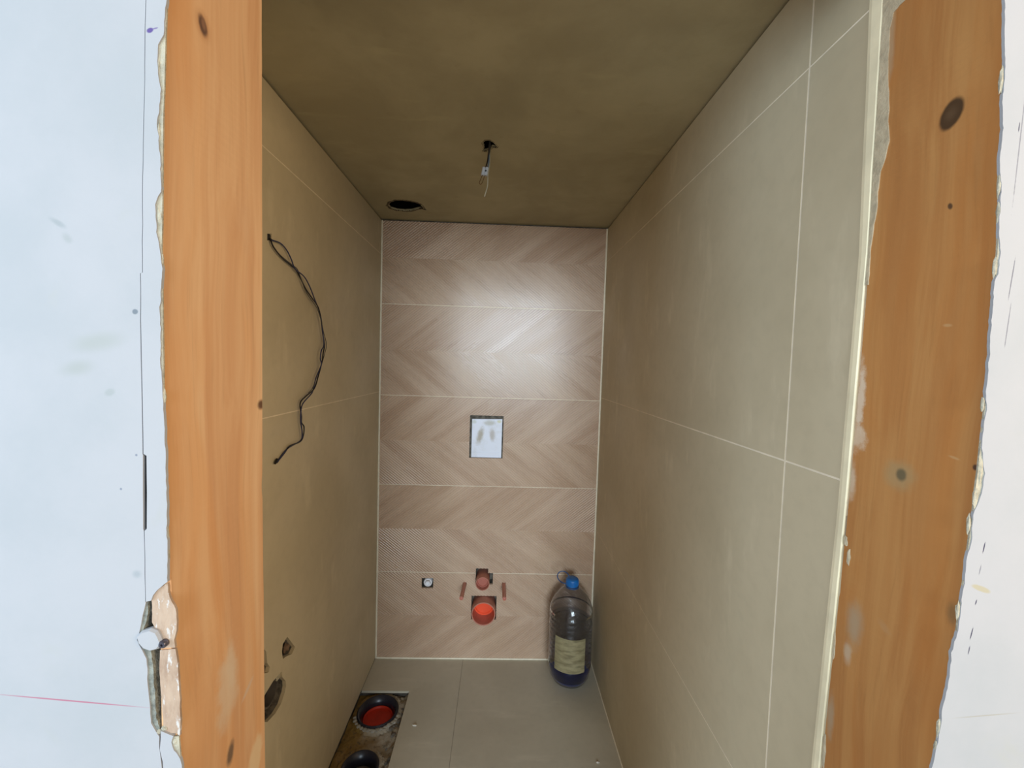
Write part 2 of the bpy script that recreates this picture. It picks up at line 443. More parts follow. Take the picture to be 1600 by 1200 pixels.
def chevron_tile(z0, z1, zm, flip, seed):
    vs, fs, uvs = [], [], []
    x0, x1 = XL+0.0035, XR-0.0035
    for half, (b0, b1) in enumerate(((z0, min(zm, z1)), (max(zm, z0), z1))):     # lower half, upper half
        if b1-b0 < 1e-4: continue
        rects = [(x0, x1, b0, b1)]
        for h in HOLES.values(): rects = minus(rects, h)
        up = (half == 1) != flip          # upper half leans like "/"
        sg = 1.0 if up else -1.0
        # rib coordinate: c = x - sg*(z-zm)/SL, constant along a rib
        cs = [x0-0.4, x1+0.4]
        n0 = int(math.floor(cs[0]/PER)); n1 = int(math.ceil(cs[1]/PER))
        for n in range(n0, n1):
            for (f0, h0), (f1, h1_) in zip(PROF, PROF[1:]):
                c0 = (n+f0)*PER; c1 = (n+f1)*PER
                q0 = []
                for c_, h_ in ((c0, h0), (c1, h1_)):
                    q0.append([(c_+sg*(b-zm)/SL, b, h_) for b in (b0, b1)])
                strip = [q0[0][0], q0[1][0], q0[1][1], q0[0][1]]
                if max(p[0] for p in strip) < x0 or min(p[0] for p in strip) > x1: continue
                for (a0, a1, d0, d1) in rects:
                    pl = clip(clip(clip(clip(strip, 0, a0, False), 0, a1, True), 1, d0, False), 1, d1, True)
                    if len(pl) < 3: continue
                    k = len(vs)
                    for p in pl:
                        vs.append((p[0], D-RH*p[2], p[1]))
                        cc = p[0]-sg*(p[1]-zm)/SL
                        uvs.append((cc*0.62+seed*3.7+half*1.9, (p[1]-zm)*1.6+seed*0.9))
                    ids = list(range(k, k+len(pl)))
                    v0, v1, v2 = [Vector(vs[i]) for i in ids[:3]]
                    nn = Vector((0, 0, 0))
                    for i in range(1, len(ids)-1): nn += (Vector(vs[ids[i]])-v0).cross(Vector(vs[ids[i+1]])-v0)
                    fs.append(ids if nn.y < 0 else ids[::-1])
        for (a0, a1, d0, d1) in rects:                      # the tile's body behind its ribs
            bv, bf = box(a0, a1, D+0.0004, D+TT, d0, d1)
            k = len(vs); vs += bv; fs += [[i+k for i in f] for f in bf]; uvs += [(0.1, 0.1)]*8
    return vs, fs, uvs
w = MB()
rects = [(XL-0.10, XR+0.10, -0.16, ZC)]
for h in HOLES.values(): rects = minus(rects, h)
for a0, a1, b0, b1 in rects: w.add(box(a0, a1, D+TT, D+0.045, b0, b1))
w.add(box(XL-0.10, XR+0.10, D+0.045, D+0.13, -0.16, ZC)); w.add(box(-0.1312, 0.0192, D+0.012, D+0.036, 0.930, 1.125))
wall_back = struct(w.build('wall_back', M['mortar']), 'back wall of ribbed wood-look chevron tiles', 'wall')
ZT = [0.0035, 0.4035, 0.8035, 1.2035, 1.6035]; GW = 0.003
for k in range(5):
    z0 = ZT[k]+(GW/2 if k else 0.0); z1 = (ZT[k+1]-GW/2) if k < 4 else ZC-0.007
    vs, fs, uvs = chevron_tile(z0, z1, ZT[k]+0.2, k == 0, k+1)
    obj('tile', vs, fs, M['chevron'], wall_back, False, uvs)
    if k:
        rects = [(XL+0.0035, XR-0.0035, ZT[k]-GW/2, ZT[k]+GW/2)]
        for h in HOLES.values(): rects = minus(rects, h)
        gmb = MB()
        for a0, a1, b0, b1 in rects: gmb.add(box(a0, a1, D-0.0004, D+TT, b0, b1))
        gmb.build('grout_line', M['grout'], wall_back)

# pale sealant in the corners and the cream edge profile of the right wall
struct(obj('trim_1', *box(XL, XL+0.0065, D-0.0045, D+0.001, 0.0, ZC-0.006, 0.0015), M['silicone']), 'pale sealant joint in the left back corner', 'joint')
struct(obj('trim_2', *box(XR-0.0065, XR, D-0.0045, D+0.001, 0.0, ZC-0.006, 0.0015), M['silicone']), 'pale sealant joint in the right back corner', 'joint')
struct(obj('trim_3', *box(XL+0.0065, XR-0.0065, D-0.0055, D+0.001, 0.0, 0.0065, 0.0015), M['silicone']), 'pale sealant joint between back wall and floor', 'joint')
struct(obj('trim_4', *box(XR-0.004, XR, FY0+0.25, D-0.0055, 0.0, 0.004, 0.0012), M['silicone']), 'pale sealant joint between right wall and floor', 'joint')

def interp(tab, z):
    tab = sorted(tab)
    if z <= tab[0][0]: return tab[0][1]
    for (a, u), (b, v) in zip(tab, tab[1:]):
        if z <= b: return u+(v-u)*(z-a)/(b-a)
    return tab[-1][1]
TRIM = sorted((at(x, y, 0, XR)[2], at(x, y, 0, XR)[1]) for x, y in ((1364, 0), (1347, 400), (1313, 800), (1272, 1200)))
TRIMN = sorted((at(x, y, 0, XR)[2], at(x, y, 0, XR)[1]) for x, y in ((1381, 0), (1356, 400), (1323, 790), (1281, 1200)))
vs, fs = [], []; NZ = 60
for i in range(NZ+1):
    z = ZC*i/NZ; yf = interp(TRIM, z)+0.0006*mnoise.noise(Vector((z*9, 0, 0))); yn = interp(TRIMN, z)+0.0012*mnoise.noise(Vector((z*14, 3, 0)))
    vs += [(XR+TT, yf+0.004, z), (XR-0.0008, yf+0.004, z), (XR-0.0018, yf-0.001, z), (XR-0.0018, yn+0.001, z), (XR-0.0006, yn, z), (XR+TT, yn, z)]
for i in range(NZ):
    for k in range(6): fs.append([i*6+k, i*6+(k+1) % 6, i*6+6+(k+1) % 6, i*6+6+k])
fs += [list(range(6)), [NZ*6+k for k in range(6)]]
struct(obj('trim_5', *fixn(vs, fs), M['profile']), 'cream edge profile where the tiles meet the door post', 'trim')

# ------------------------------------------------------------------ front wall and its plaster
PT = YF                                               # plaster face
def P1(x, y): v = at(x, y, 1, PT); return (v.x, v.z)
q = NT('smudged_white_plaster')
c = q.mix(q.ramp(q.noise(q.pos, 7.0, 5.0, 0.6), 0.35, 0.7), lin((170, 170, 172)), lin((163, 165, 167)))
c = q.mix(q.ramp(q.noise(q.pos, 12.0, 4.0, 0.6, 0.5), 0.60, 0.78, 0.0, 0.35), c, lin((168, 168, 160)))
def pspot(x, y, rx, ry, rot, rgb, **kw):
    global c
    a, b = P1(x, y); k = PT/F_PX; rgb = tuple(v*0.74 for v in rgb)
    c = q.spot(c, 0, a, b, rx*k, ry*k, rot, rgb, **kw)
pspot(90, 348, 16, 5, -0.5, (196, 204, 206), strength=0.7, soft=0.7, brk=0.8)
pspot(105, 372, 10, 7, -0.9, (204, 210, 208), strength=0.6, soft=0.8, brk=0.8)
pspot(211, 487, 5, 4.5, 0.4, (146, 158, 168), strength=0.9, brk=0.9)
pspot(150, 535, 45, 16, 0.2, (212, 216, 210), strength=0.7, soft=0.9, brk=0.6, bscale=25)
pspot(120, 575, 30, 14, 0.2, (210, 214, 208), strength=0.7, soft=0.9, brk=0.6, bscale=25)
pspot(172, 613, 9, 6, 0.4, (206, 212, 210), strength=0.7, soft=0.6, brk=0.7)
pspot(235, 48, 6, 4, 0.4, (118, 96, 176), strength=0.95, brk=0.9)
pspot(243, 45, 5, 1.2, 0.3, (150, 130, 190), strength=0.8)
pspot(214, 897, 8, 7, 0.0, (190, 200, 205), strength=0.6, soft=0.8, brk=0.6)
pspot(110, 1095, 128, 1.5, -0.088, (226, 120, 150), strength=0.8, soft=0.6)
pspot(189, 764, 2, 2, 0, (150, 160, 180), strength=0.8)
pspot(213, 711, 2, 2, 0, (150, 160, 180), strength=0.8)
# pencilled plumb line on the other side, broken
for (xa, ya, xb, yb, st) in ((1596, 124, 1590, 330, .45), (1584, 400, 1578, 470, .6), (1577, 470, 1572, 550, .5), (1539, 845, 1536, 866, .95), (1533, 880, 1530, 900, .5), (1526, 936, 1524, 946, .9), (1520, 978, 1516, 1002, .95), (1515, 1008, 1513, 1024, .8), (1593, 190, 1592, 206, .8)):
    L = math.hypot(xb-xa, yb-ya)/2
    pspot((xa+xb)/2, (ya+yb)/2, 1.1, L, -math.atan2(xa-xb, yb-ya), (70, 66, 98), strength=st, brk=1.0, bscale=240)
pspot(1533, 920, 18, 5, -0.35, (226, 214, 176), strength=0.8, brk=0.5)
pspot(1540, 1118, 62, 1.2, 0.09, (206, 200, 180), strength=0.7, soft=0.6)
q.bump(q.noise(q.pos, 60.0, 6.0, 0.6), 0.12, 0.002)
M['plaster'] = q.done(c, 0.8, spec=0.2)
M['plaster_raw'] = simple('raw_plaster_edge', (186, 178, 156), 0.95, 0.15, 120, 0.7)
M['gyps'] = simple('crumbly_grey_plaster_core', (150, 152, 142), 0.95, 0.25, 120, 0.9)

# the jamb boards are slightly bowed: offsets of their front edges by height
def bow_tab(x0, pts): return sorted((at(x, y, 1, YP+0.0015).z, at(x, y, 1, YP+0.0015).x-x0) for x, y in pts)
BOWL = bow_tab(XJ, ((262, 0), (256, 200), (254, 400), (257, 600), (262, 800), (271, 1000), (285, 1200)))
BOWR = bow_tab(XR, ((1570, 0), (1566, 200), (1556, 400), (1541, 600), (1518, 800), (1491, 1000), (1457, 1200)))
WX0, WX1, WZ1 = -1.9, 2.0, 2.35
XG = XJ-0.048                                         # masonry stops short of the jamb board
w = MB()
w.add(box(WX0, XG, YP, 0.50, -0.02, WZ1)); w.add(box(XR+0.030, WX1, YP, 0.50, -0.02, WZ1))
w.add(box(XJ, XR, YP, 0.50, 1.888, WZ1)); w.add(box(XG, XJ, YP, 0.50, 2.06, WZ1)); w.add(box(XR, XR+0.030, YP, 0.50, 2.06, WZ1)); w.add(box(XG, XJ-0.024, 0.47, 0.50, -0.02, 2.06))
wall_front = struct(w.build('wall_front', M['substrate']), 'white plastered wall around the door opening', 'wall')

def ragged(pts, step, amp, seed, a=0.0):
    """resample a pixel polyline and roughen it"""
    out = []
    for (x0, y0), (x1, y1) in zip(pts, pts[1:]):
        L = math.hypot(x1-x0, y1-y0); n = max(1, int(L/step))
        for k in range(n):
            t = k/n; x = x0+(x1-x0)*t; y = y0+(y1-y0)*t
            out.append((x+amp*(mnoise.noise(Vector((y*0.05, seed, 0)))*1.3+mnoise.noise(Vector((y*0.23, seed, 3)))), y+a*mnoise.noise(Vector((x*.2, y*.2, seed)))))
    return out + [pts[-1]]
TOPY, BOTY = -420, 2700
# big panel with the straight cut line
cutL = ragged([(229, -60), (226.5, 48), (225, 150), (222, 300), (222, 426), (219, 427), (219, 500), (221, 600), (223, 709), (223.5, 712), (223.5, 775), (224, 826), (225, 830), (227, 940)], 22, 0.5, 2.0) + \
       ragged([(227, 942), (223, 962), (219, 985), (214, 1000), (222, 1016), (229, 1030), (230, 1060), (234, 1100), (236, 1130), (243, 1142), (249, 1152), (248, 1170), (252, 1186), (254, 1210)], 7, 1.2, 5.0, 1.0)
outer = [P1(-1400, TOPY), P1(231, TOPY)] + [P1(*p) for p in cutL] + [P1(275, BOTY), P1(-1400, BOTY)]
zt, zb = WZ1, 0.0
outer = [(WX0, zt), (P1(231, -60)[0], zt)] + [P1(*p) for p in cutL] + [(P1(254, 1210)[0], zb), (WX0, zb)]
obj('plaster_panel', *plate(1, outer, [], PT, YP-0.0002), M['plaster'], wall_front)
# narrow strip between the cut line and the wood, upper piece
sL = ragged([(230.6, -60), (228, 48), (226.5, 150), (223.6, 300), (223.6, 426), (220.6, 427), (220.8, 500), (223, 600), (225, 709), (229.5, 712), (230, 770), (230, 826), (226.5, 829), (228.5, 940)], 22, 0.4, 2.0)
sR = ragged([(237, 938), (240, 930), (246, 922), (256, 913), (262, 909), (262, 850), (261, 800), (259, 700), (256, 640), (254, 600), (251, 560), (252, 520), (250, 480), (254, 420), (251, 395), (244, 350), (243, 320), (252, 300), (251, 240), (246, 200), (252, 140), (246, 110), (248, 70), (256, 55), (258, 20), (261, 0), (262, -60)], 6, 1.6, 9.0)
outer = [(P1(230.6, -60)[0], zt)] + [P1(*p) for p in sL] + [P1(*p) for p in sR] + [(P1(262, -60)[0], zt)]
obj('plaster_strip', *plate(1, outer, [], PT-0.0004, YP-0.0002), M['plaster'], wall_front)
# lower piece of the strip below the damage
lo = ragged([(252, 1142), (262, 1146), (271, 1150), (268, 1160), (272, 1172), (279, 1180), (284, 1196), (287, 1230)], 5, 1.3, 4.0)
outer = [P1(*p) for p in lo] + [(P1(292, 1230)[0], zb), (P1(257, 1230)[0], zb)] + [P1(*p) for p in ((256, 1210), (254.5, 1190), (250, 1172), (251.5, 1152))]
obj('plaster_strip', *plate(1, outer, [], PT-0.0002, YP-0.0002), M['plaster'], wall_front)
# crumbly grey core of the broken board edge
core = ragged([(226, 942), (222, 962), (218, 986), (214, 1000), (228, 1030), (229, 1060), (233, 1100), (236, 1130), (246, 1150)], 5, 1.0, 5.0)
core2 = ragged([(248, 1138), (242, 1120), (240, 1080), (237, 1040), (234, 1018), (223, 985), (229, 962), (230, 942)], 4, 1.6, 8.0, 1.0)
obj('broken_edge', *plate(1, [P1(*p) for p in core]+[P1(*p) for p in core2], [], PT+0.0012, PT+0.022), M['gyps'], wall_front)
# lump of plaster caught in the gap, with a second one below
def lump(outline, depth, seed, name='plaster_lump', mat='plaster'):
    pts = [P1(*p) for p in outline]; cx = sum(p[0] for p in pts)/len(pts); cz = sum(p[1] for p in pts)/len(pts)
    vs = [(a, PT-0.0002, b) for a, b in pts] + [(cx+(a-cx)*0.86, PT-depth, cz+(b-cz)*0.86) for a, b in pts] + [(cx+0.001, PT-depth*1.15, cz)] + [(a, PT+0.003, b) for a, b in pts]
    n = len(pts); fs = []
    for i in range(n):
        j = (i+1) % n
        fs += [[i, j, n+j, n+i], [n+i, n+j, 2*n], [2*n+1+i, 2*n+1+j, j, i]]
    fs.append([2*n+1+i for i in range(n)])
    return obj(name, *fixn(vs, fs), M[mat], wall_front)
lump([(215, 992), (223, 985), (237, 981), (247, 985), (251, 992), (256, 1005), (249, 1013), (238, 1016), (226, 1012), (218, 1003)], 0.0025, 1)
for k, (x, y, rx, ry) in enumerate(((246, 100, 4, 14), (247, 205, 4, 20), (248, 335, 5, 16), (251, 410, 3.5, 14), (250, 540, 4, 14), (255, 620, 3, 12), (241, 455, 5, 7), (259, 865, 3, 10), (247, 1145, 5, 4), (272, 1160, 5, 6), (255, 1140, 6, 4))):
    a, b = P1(x, y); s = PT/F_PX
    obj('plaster_crumb', *blob((a, PT+0.0015, b), (rx*s*0.8, 0.0014, ry*s), k*1.3, 2, 0.25), M['plaster_raw'], wall_front)
# wall on the other side of the opening
eR = ragged([(1569, -60), (1570, 0), (1570, 60), (1571, 110), (1566, 160), (1568, 200), (1562, 250), (1565, 300), (1561, 350), (1563, 400), (1560, 428), (1554, 440), (1552, 470), (1548, 520), (1546, 560), (1542, 605), (1540, 625), (1542, 640), (1537, 665), (1534, 700), (1536, 715), (1539, 740), (1535, 765), (1528, 790), (1520, 805), (1519, 840), (1512, 870), (1507, 905), (1502, 950), (1497, 985), (1487, 1020), (1482, 1070), (1473, 1105), (1470, 1130), (1466, 1160), (1456, 1200), (1444, 1250)], 6, 1.5, 21.0)
outer = [(P1(1569, -60)[0], zt)] + [P1(*p) for p in eR] + [(P1(1444, 1250)[0], zb), (WX1, zb), (WX1, zt)]
obj('plaster_panel', *plate(1, outer, [], PT, YP-0.0002), M['plaster'], wall_front)
for k, (x, y, rx, ry) in enumerate(((1567, 125, 3.5, 22), (1564, 285, 3, 24), (1563, 330, 3, 18), (1557, 418, 4, 16), (1538, 632, 3.5, 12), (1534, 735, 5, 28), (1526, 780, 5, 18), (1516, 820, 3, 16), (1499, 955, 4, 14), (1469, 1140, 4, 18), (1464, 1168, 3, 10))):
    a, b = P1(x, y); s = PT/F_PX
    obj('plaster_crumb', *blob((a, PT+0.0015, b), (rx*s*0.8, 0.0014, ry*s), 30+k*1.3, 2, 0.25), M['plaster_raw'], wall_front)
# thin beige base coat that shows where the top coat has broken away
zs_ = [1.75-0.02*k for k in range(0, 38)]
def itp(tab, z):
    tab = sorted(tab)
    if z <= tab[0][0]: return tab[0][1]
    for (a, u), (b, v) in zip(tab, tab[1:]):
        if z <= b: return u+(v-u)*(z-a)/(b-a)
    return tab[-1][1]
zc0 = P1(250, 905)[1]
bl = [(XJ+itp(BOWL, z)+0.0020+0.0005*mnoise.noise(Vector((z*90, 0, 0))), z) for z in zs_ if z > zc0]
obj('base_coat', *plate(1, bl+[(a-0.014, b) for a, b in reversed(bl)], [], PT+0.0009, YP-0.0003), M['plaster_raw'], wall_front)
zl_ = [P1(270, 1152)[1]-0.01*k for k in range(0, 12)]
bl = [(XJ+itp(BOWL, z)+0.0016+0.0006*mnoise.noise(Vector((z*90, 8, 0))), z) for z in zl_]
obj('base_coat', *plate(1, bl+[(a-0.010, b) for a, b in reversed(bl)], [], PT+0.0009, YP-0.0003), M['plaster_raw'], wall_front)
br = [(XR+itp(BOWR, z)-0.0026+0.0005*mnoise.noise(Vector((z*90, 5, 0))), z) for z in zs_+[0.98, 0.96, 0.92]]
obj('base_coat', *plate(1, br+[(a+0.016, b) for a, b in reversed(br)], [], PT+0.0009, YP-0.0003), M['plaster_raw'], wall_front)
# plaster above the opening
obj('plaster_panel', *box(P1(262, -60)[0]+0.0005, P1(1569, -60)[0]-0.0005, PT, YP-0.0002, 1.872, zt), M['plaster'], wall_front)
# floor outside the door
struct(obj('floor_hall', *box(-1.9, 2.0, -5.6, FY0, -0.06, -0.001), simple('bare_screed', (196, 188, 174), 0.85, 0.12, 6)), 'bare screed floor outside the door', 'floor')

# ------------------------------------------------------------------ timber jambs
def wood(name, light, dark, marks, ai=1):
    q = NT(name)
    warp = q.n('ShaderNodeTexNoise'); q.put(warp.inputs['Vector'], q.vmath('MULTIPLY', q.pos, (3.0, 3.0, 1.1))); warp.inputs['Scale'].default_value = 2.2; warp.inputs['Detail'].default_value = 2.0
    wv = q.vmath('MULTIPLY', q.vmath('SUBTRACT', warp.outputs['Color'], (0.5, 0.5, 0.5)), (0.05, 0.05, 0.0))
    p2 = q.vmath('ADD', q.pos, wv)
    g1 = q.noise(q.vmath('MULTIPLY', p2, (34.0, 34.0, 1.3)), 1.0, 4.0, 0.6, 0.6)
    g2 = q.noise(q.vmath('MULTIPLY', p2, (150.0, 150.0, 4.0)), 1.0, 4.0, 0.6)
    g3 = q.noise(q.vmath('MULTIPLY', p2, (14.0, 14.0, 2.4)), 1.0, 3.0, 0.5, 1.0)
    c = q.mix(q.ramp(g1, 0.32, 0.68), lin(light), lin(dark))
    c = q.mix(q.ramp(g3, 0.45, 0.72, 0.0, 0.5), c, lin(tuple(v*k for v, k in zip(light, (0.97, 0.86, 0.72)))))
    c = q.mix(q.ramp(g2, 0.52, 0.8, 0.0, 0.22), c, lin(tuple(v*0.78 for v in dark)))
    for m in marks: c = q.spot(c, ai, *m[:6], **m[6])
    q.bump(q.math('ADD', g2, q.math('MULTIPLY', g1, 0.6)), 0.12, 0.0015)
    return q.done(c, 0.55, spec=0.35)

def jmark(plane, x, y, rx, ry, rot, rgb, kw):
    """mark on a jamb face; sizes in photo pixels"""
    p = at(x, y, 0, plane); e = at(x+rx, y, 0, plane); e2 = at(x, y+ry, 0, plane)
    return (p.y, p.z, abs(e.y-p.y), abs(e2.z-p.z), rot, rgb, kw)
jl = XJ; SM = (212, 188, 160)
marksL = [jmark(jl, 316, 40, 13, 24, 0.0, (168, 116, 76), dict(strength=0.6, soft=0.8)),
          jmark(jl, 316, 40, 7.5, 17, 0.25, (96, 72, 62), dict(strength=0.95, soft=0.5, brk=0.5)),
          jmark(jl, 317, 38, 4, 10, 0.25, (150, 112, 88), dict(strength=0.7, soft=0.6)),
          jmark(jl, 408, 632, 5.5, 9, 0.0, (92, 62, 44), dict(strength=0.95, soft=0.6, brk=0.5)),
          jmark(jl, 350, 1080, 19, 66, -0.05, SM, dict(strength=0.75, soft=0.6, brk=1.3, bscale=45)),
          jmark(jl, 358, 1040, 9, 40, 0.0, SM, dict(strength=0.75, soft=0.6, brk=1.2, bscale=50)),
          jmark(jl, 384, 1078, 12, 5, 0.5, (206, 180, 156), dict(strength=0.7, soft=0.6, brk=0.7)),
          jmark(jl, 355, 1178, 7, 20, -0.12, (112, 90, 72), dict(strength=0.95, soft=0.6, brk=0.9)),
          jmark(jl, 398, 1185, 12, 34, -0.25, (220, 192, 152), dict(strength=0.85, soft=0.4, brk=0.9)),
          jmark(jl, 268, 470, 8, 60, 0.0, (196, 152, 122), dict(strength=0.4, soft=0.9, brk=0.8)),
          jmark(jl, 385, 350, 16, 50, 0.0, (206, 164, 126), dict(strength=0.4, soft=0.9, brk=0.8))]
M['wood_pale'] = wood('warm_pine', (222, 180, 136), (206, 156, 112), marksL)
jr = XR; GR = (176, 156, 128)
marksR = [jmark(jr, 1485, 178, 19, 24, 0.42, (74, 54, 36), dict(strength=0.97, soft=0.25, brk=0.15)),
          jmark(jr, 1484, 178, 11, 12, 0.42, (104, 80, 56), dict(strength=0.6, soft=0.9, brk=0.4)),
          jmark(jr, 1478, 322, 4, 6, -0.3, (78, 56, 40), dict(strength=0.9, soft=0.5)),
          jmark(jr, 1548, 422, 5, 6, 0.0, (70, 60, 54), dict(strength=0.8, brk=0.7)),
          jmark(jr, 1511, 730, 4.5, 5.5, 0.0, (70, 50, 44), dict(strength=0.9, soft=0.5)),
          jmark(jr, 1400, 742, 30, 26, 0.0, (174, 144, 100), dict(strength=0.75, soft=0.7, brk=0.8)),
          jmark(jr, 1403, 742, 9, 11, 0.0, (104, 94, 70), dict(strength=0.9, soft=0.5, brk=0.4)),
          jmark(jr, 1336, 975, 16, 42, 0.0, GR, dict(strength=0.75, soft=0.8, brk=0.8)),
          jmark(jr, 1326, 1020, 8, 20, 0.0, (206, 190, 164), dict(strength=0.6, soft=0.7, brk=0.9)),
          jmark(jr, 1344, 620, 7, 60, 0.0, (226, 206, 180), dict(strength=0.8, soft=0.6, brk=1.6, bscale=90)),
          jmark(jr, 1340, 680, 14, 28, 0.0, (222, 200, 172), dict(strength=0.7, soft=0.6, brk=1.8, bscale=90)),
          jmark(jr, 1330, 750, 8, 34, 0.0, (216, 196, 168), dict(strength=0.7, soft=0.7, brk=1.2, bscale=70)),
          jmark(jr, 1392, 60, 8, 70, -0.05, (186, 160, 128), dict(strength=0.6, soft=0.7, brk=0.8)),
          jmark(jr, 1383, 980, 14, 8, 0.5, (190, 146, 100), dict(strength=0.5, soft=0.8)),
          jmark(jr, 1480, 715, 10, 2.5, 0.2, (206, 166, 116), dict(strength=0.5, soft=0.6)),
          jmark(jr, 1470, 508, 8, 3, 0.1, (206, 166, 116), dict(strength=0.5, soft=0.6)),
          jmark(jr, 1486, 960, 12, 22, 0.0, (122, 98, 66), dict(strength=0.6, soft=0.8, brk=0.7)),
          jmark(jr, 1298, 1120, 8, 40, 0.0, GR, dict(strength=0.7, soft=0.7, brk=1.0))]
M['wood_dark'] = wood('brown_pine', (196, 142, 84), (180, 122, 68), marksR)

def jamb_board(xface, sign, near, far, thick, ztop, mat, name, notch=None, bow=((0.0, 0.0), (3.0, 0.0))):
    """board lining the opening; near/far = tables z -> y of its two long edges; sign: direction into the wall"""
    vs, fs = [], []; n = 240
    for i in range(n+1):
        z = ztop*i/n
        yn = interp(near, z); yf = interp(far, z) + 0.0005*mnoise.noise(Vector((z*30, xface*9, 0)))
        dx = 0.0006*mnoise.noise(Vector((z*6, 1.7, xface)))
        if notch: yf -= notch(z)
        e = 0.0022; xn = xface+dx+interp(bow, z)
        vs += [(xn, yn+e, z), (xn+sign*e*0.7, yn, z), (xface+sign*thick, yn, z), (xface+sign*thick, yf, z), (xface+dx+sign*e, yf, z), (xface+dx, yf-e, z)]
    for i in range(n):
        for k in range(6): fs.append([i*6+k, i*6+(k+1) % 6, i*6+6+(k+1) % 6, i*6+6+k])
    fs += [list(range(6)), [n*6+k for k in range(6)]]
    return obj(name, *fixn(vs, fs), mat)
def edge_tab(plane, pts): return sorted((at(x, y, 0, plane).z, at(x, y, 0, plane).y) for x, y in pts)
nearL = [(0.0, YP), (3.0, YP)]
farL = edge_tab(XJ, ((411, 0), (411, 400), (412, 800), (416, 1200)))
def notchL(z):
    z0 = at(411, 760, 0, XJ).z; d = abs(z-z0)
    return 0.0018*max(0.0, 1-d/0.012)**0.5 + (0.001*max(0, mnoise.noise(Vector((z*160, 0, 0)))) if d < 0.03 else 0)
jambL = jamb_board(XJ, -1, nearL, farL, 0.0100, 2.03, M['wood_pale'], 'door_jamb', notchL, BOWL)
tag(jambL, 'orange-brown pine door jamb beside the bluish plaster wall with the damaged corner', 'door jamb')
farR = [(z, y-0.0005) for z, y in TRIMN]
jambR = jamb_board(XR, 1, [(0.0, YP), (3.0, YP)], farR, 0.026, 2.03, M['wood_dark'], 'door_jamb', None, BOWR)
tag(jambR, 'brown pine door jamb with a dark oval knot beside the cream edge profile', 'door jamb')
head = obj('door_header', *box(XJ+0.001, XR-0.001, YP, 0.515, 1.862, 1.886, 0.002), M['wood_pale'])
struct(head, 'timber head board above the door opening', 'door head')

# pale glue-smeared wood on the exposed end of the jamb board
q = NT('glue_smeared_wood')
g_ = q.noise(q.vmath('MULTIPLY', q.pos, (60.0, 60.0, 22.0)), 1.0, 5.0, 0.65)
c = q.mix(q.ramp(g_, 0.35, 0.7), lin((186, 162, 140)), lin((156, 130, 110)))
c = q.mix(q.ramp(q.noise(q.vmath('MULTIPLY', q.pos, (160.0, 160.0, 60.0)), 1.0, 4.0, 0.7), 0.58, 0.66, 0.0, 0.8), c, lin((208, 206, 202)))
q.bump(g_, 0.5, 0.003)
M['glue'] = q.done(c, 0.35)
def P2(x, y): v = at(x, y, 1, YP-0.0012); return (v.x, v.z)
for pts in ([(237, 936), (246, 921), (262, 911), (263, 925), (268, 940), (274, 952), (277, 970), (276, 985), (272, 1000), (274, 1012), (256, 1012), (248, 1000), (244, 985), (238, 972)],
            [(250, 1016), (274, 1014), (278, 1040), (280, 1080), (282, 1120), (281, 1150), (276, 1146), (262, 1146), (255, 1138), (254, 1110), (251, 1080), (249, 1040)]):
    rp = ragged(pts+[pts[0]], 6, 0.8, 12.0, 0.6)[:-1]
    obj('exposed_end', *plate(1, [P2(*p) for p in rp], [], YP-0.0012, YP+0.001), M['glue'], jambL)
a, b = P2(259, 1003)
sc = MB().add(lathe((a, YP-0.003, b), (0, -1, 0), [(0.0, -0.001), (0.0036, -0.001), (0.0036, 0.0018), (0.0028, 0.0030), (0.0012, 0.0030), (0.0009, 0.0016), (0.0, 0.0016)], 20))
s_ = sc.build('screw', simple('screw_steel', (110, 108, 120), 0.35, 0.1, 200, Metallic=0.9), jambL, True); s_['label'] = 'dark steel screw head'
# grey tile adhesive smeared over the upper edge of the other jamb
M['adhesive'] = simple('beige_tile_adhesive', (204, 188, 156), 0.9, 0.12, 70, 0.5)
ad = ragged([(1383, -60), (1420, -60), (1418, -2), (1408, 8), (1397, 20), (1391, 45), (1390, 75), (1388, 110), (1390, 150), (1389, 190), (1390, 220), (1384, 245), (1377, 268), (1372, 300), (1371, 325), (1367, 350), (1361, 385), (1359, 420), (1357, 445), (1353, 445), (1357, 400), (1364, 300), (1370, 200), (1376, 100), (1381, 0)], 8, 0.9, 31.0)
def P3(x, y): v = at(x, y, 0, XR); return (v.y, v.z)
o_ = obj('adhesive_smear', *plate(0, [P3(*p) for p in ad], [], XR-0.0012, XR+0.002), M['adhesive'], jambR); o_['label'] = 'beige-grey tile adhesive smeared along the edge'
for k, (x, y, rx, ry) in enumerate(((1325, 870, 3, 14), (1321, 845, 3, 8), (1303, 1010, 2.5, 20), (1287, 1170, 4, 28))):
    p = at(x, y, 0, XR); s = 0.52/F_PX
    obj('adhesive_crumb', *blob((XR, p.y-0.001, p.z), (0.0016, rx*s, ry*s), 50+k, 2, 0.4), M['adhesive'], jambR)

# ------------------------------------------------------------------ plumbing on the back wall
M['pipe'] = simple('brown_orange_pipe', (196, 130, 110), 0.45, 0.08, 30)
M['plug_orange'] = simple('bright_orange_plug', (255, 92, 52), 0.5, 0.05, 30)
M['plug_brown'] = simple('brown_pipe_plug', (190, 114, 96), 0.5, 0.08, 30)
M['white_plastic'] = simple('white_plastic', (240, 240, 244), 0.35, 0.05, 30)

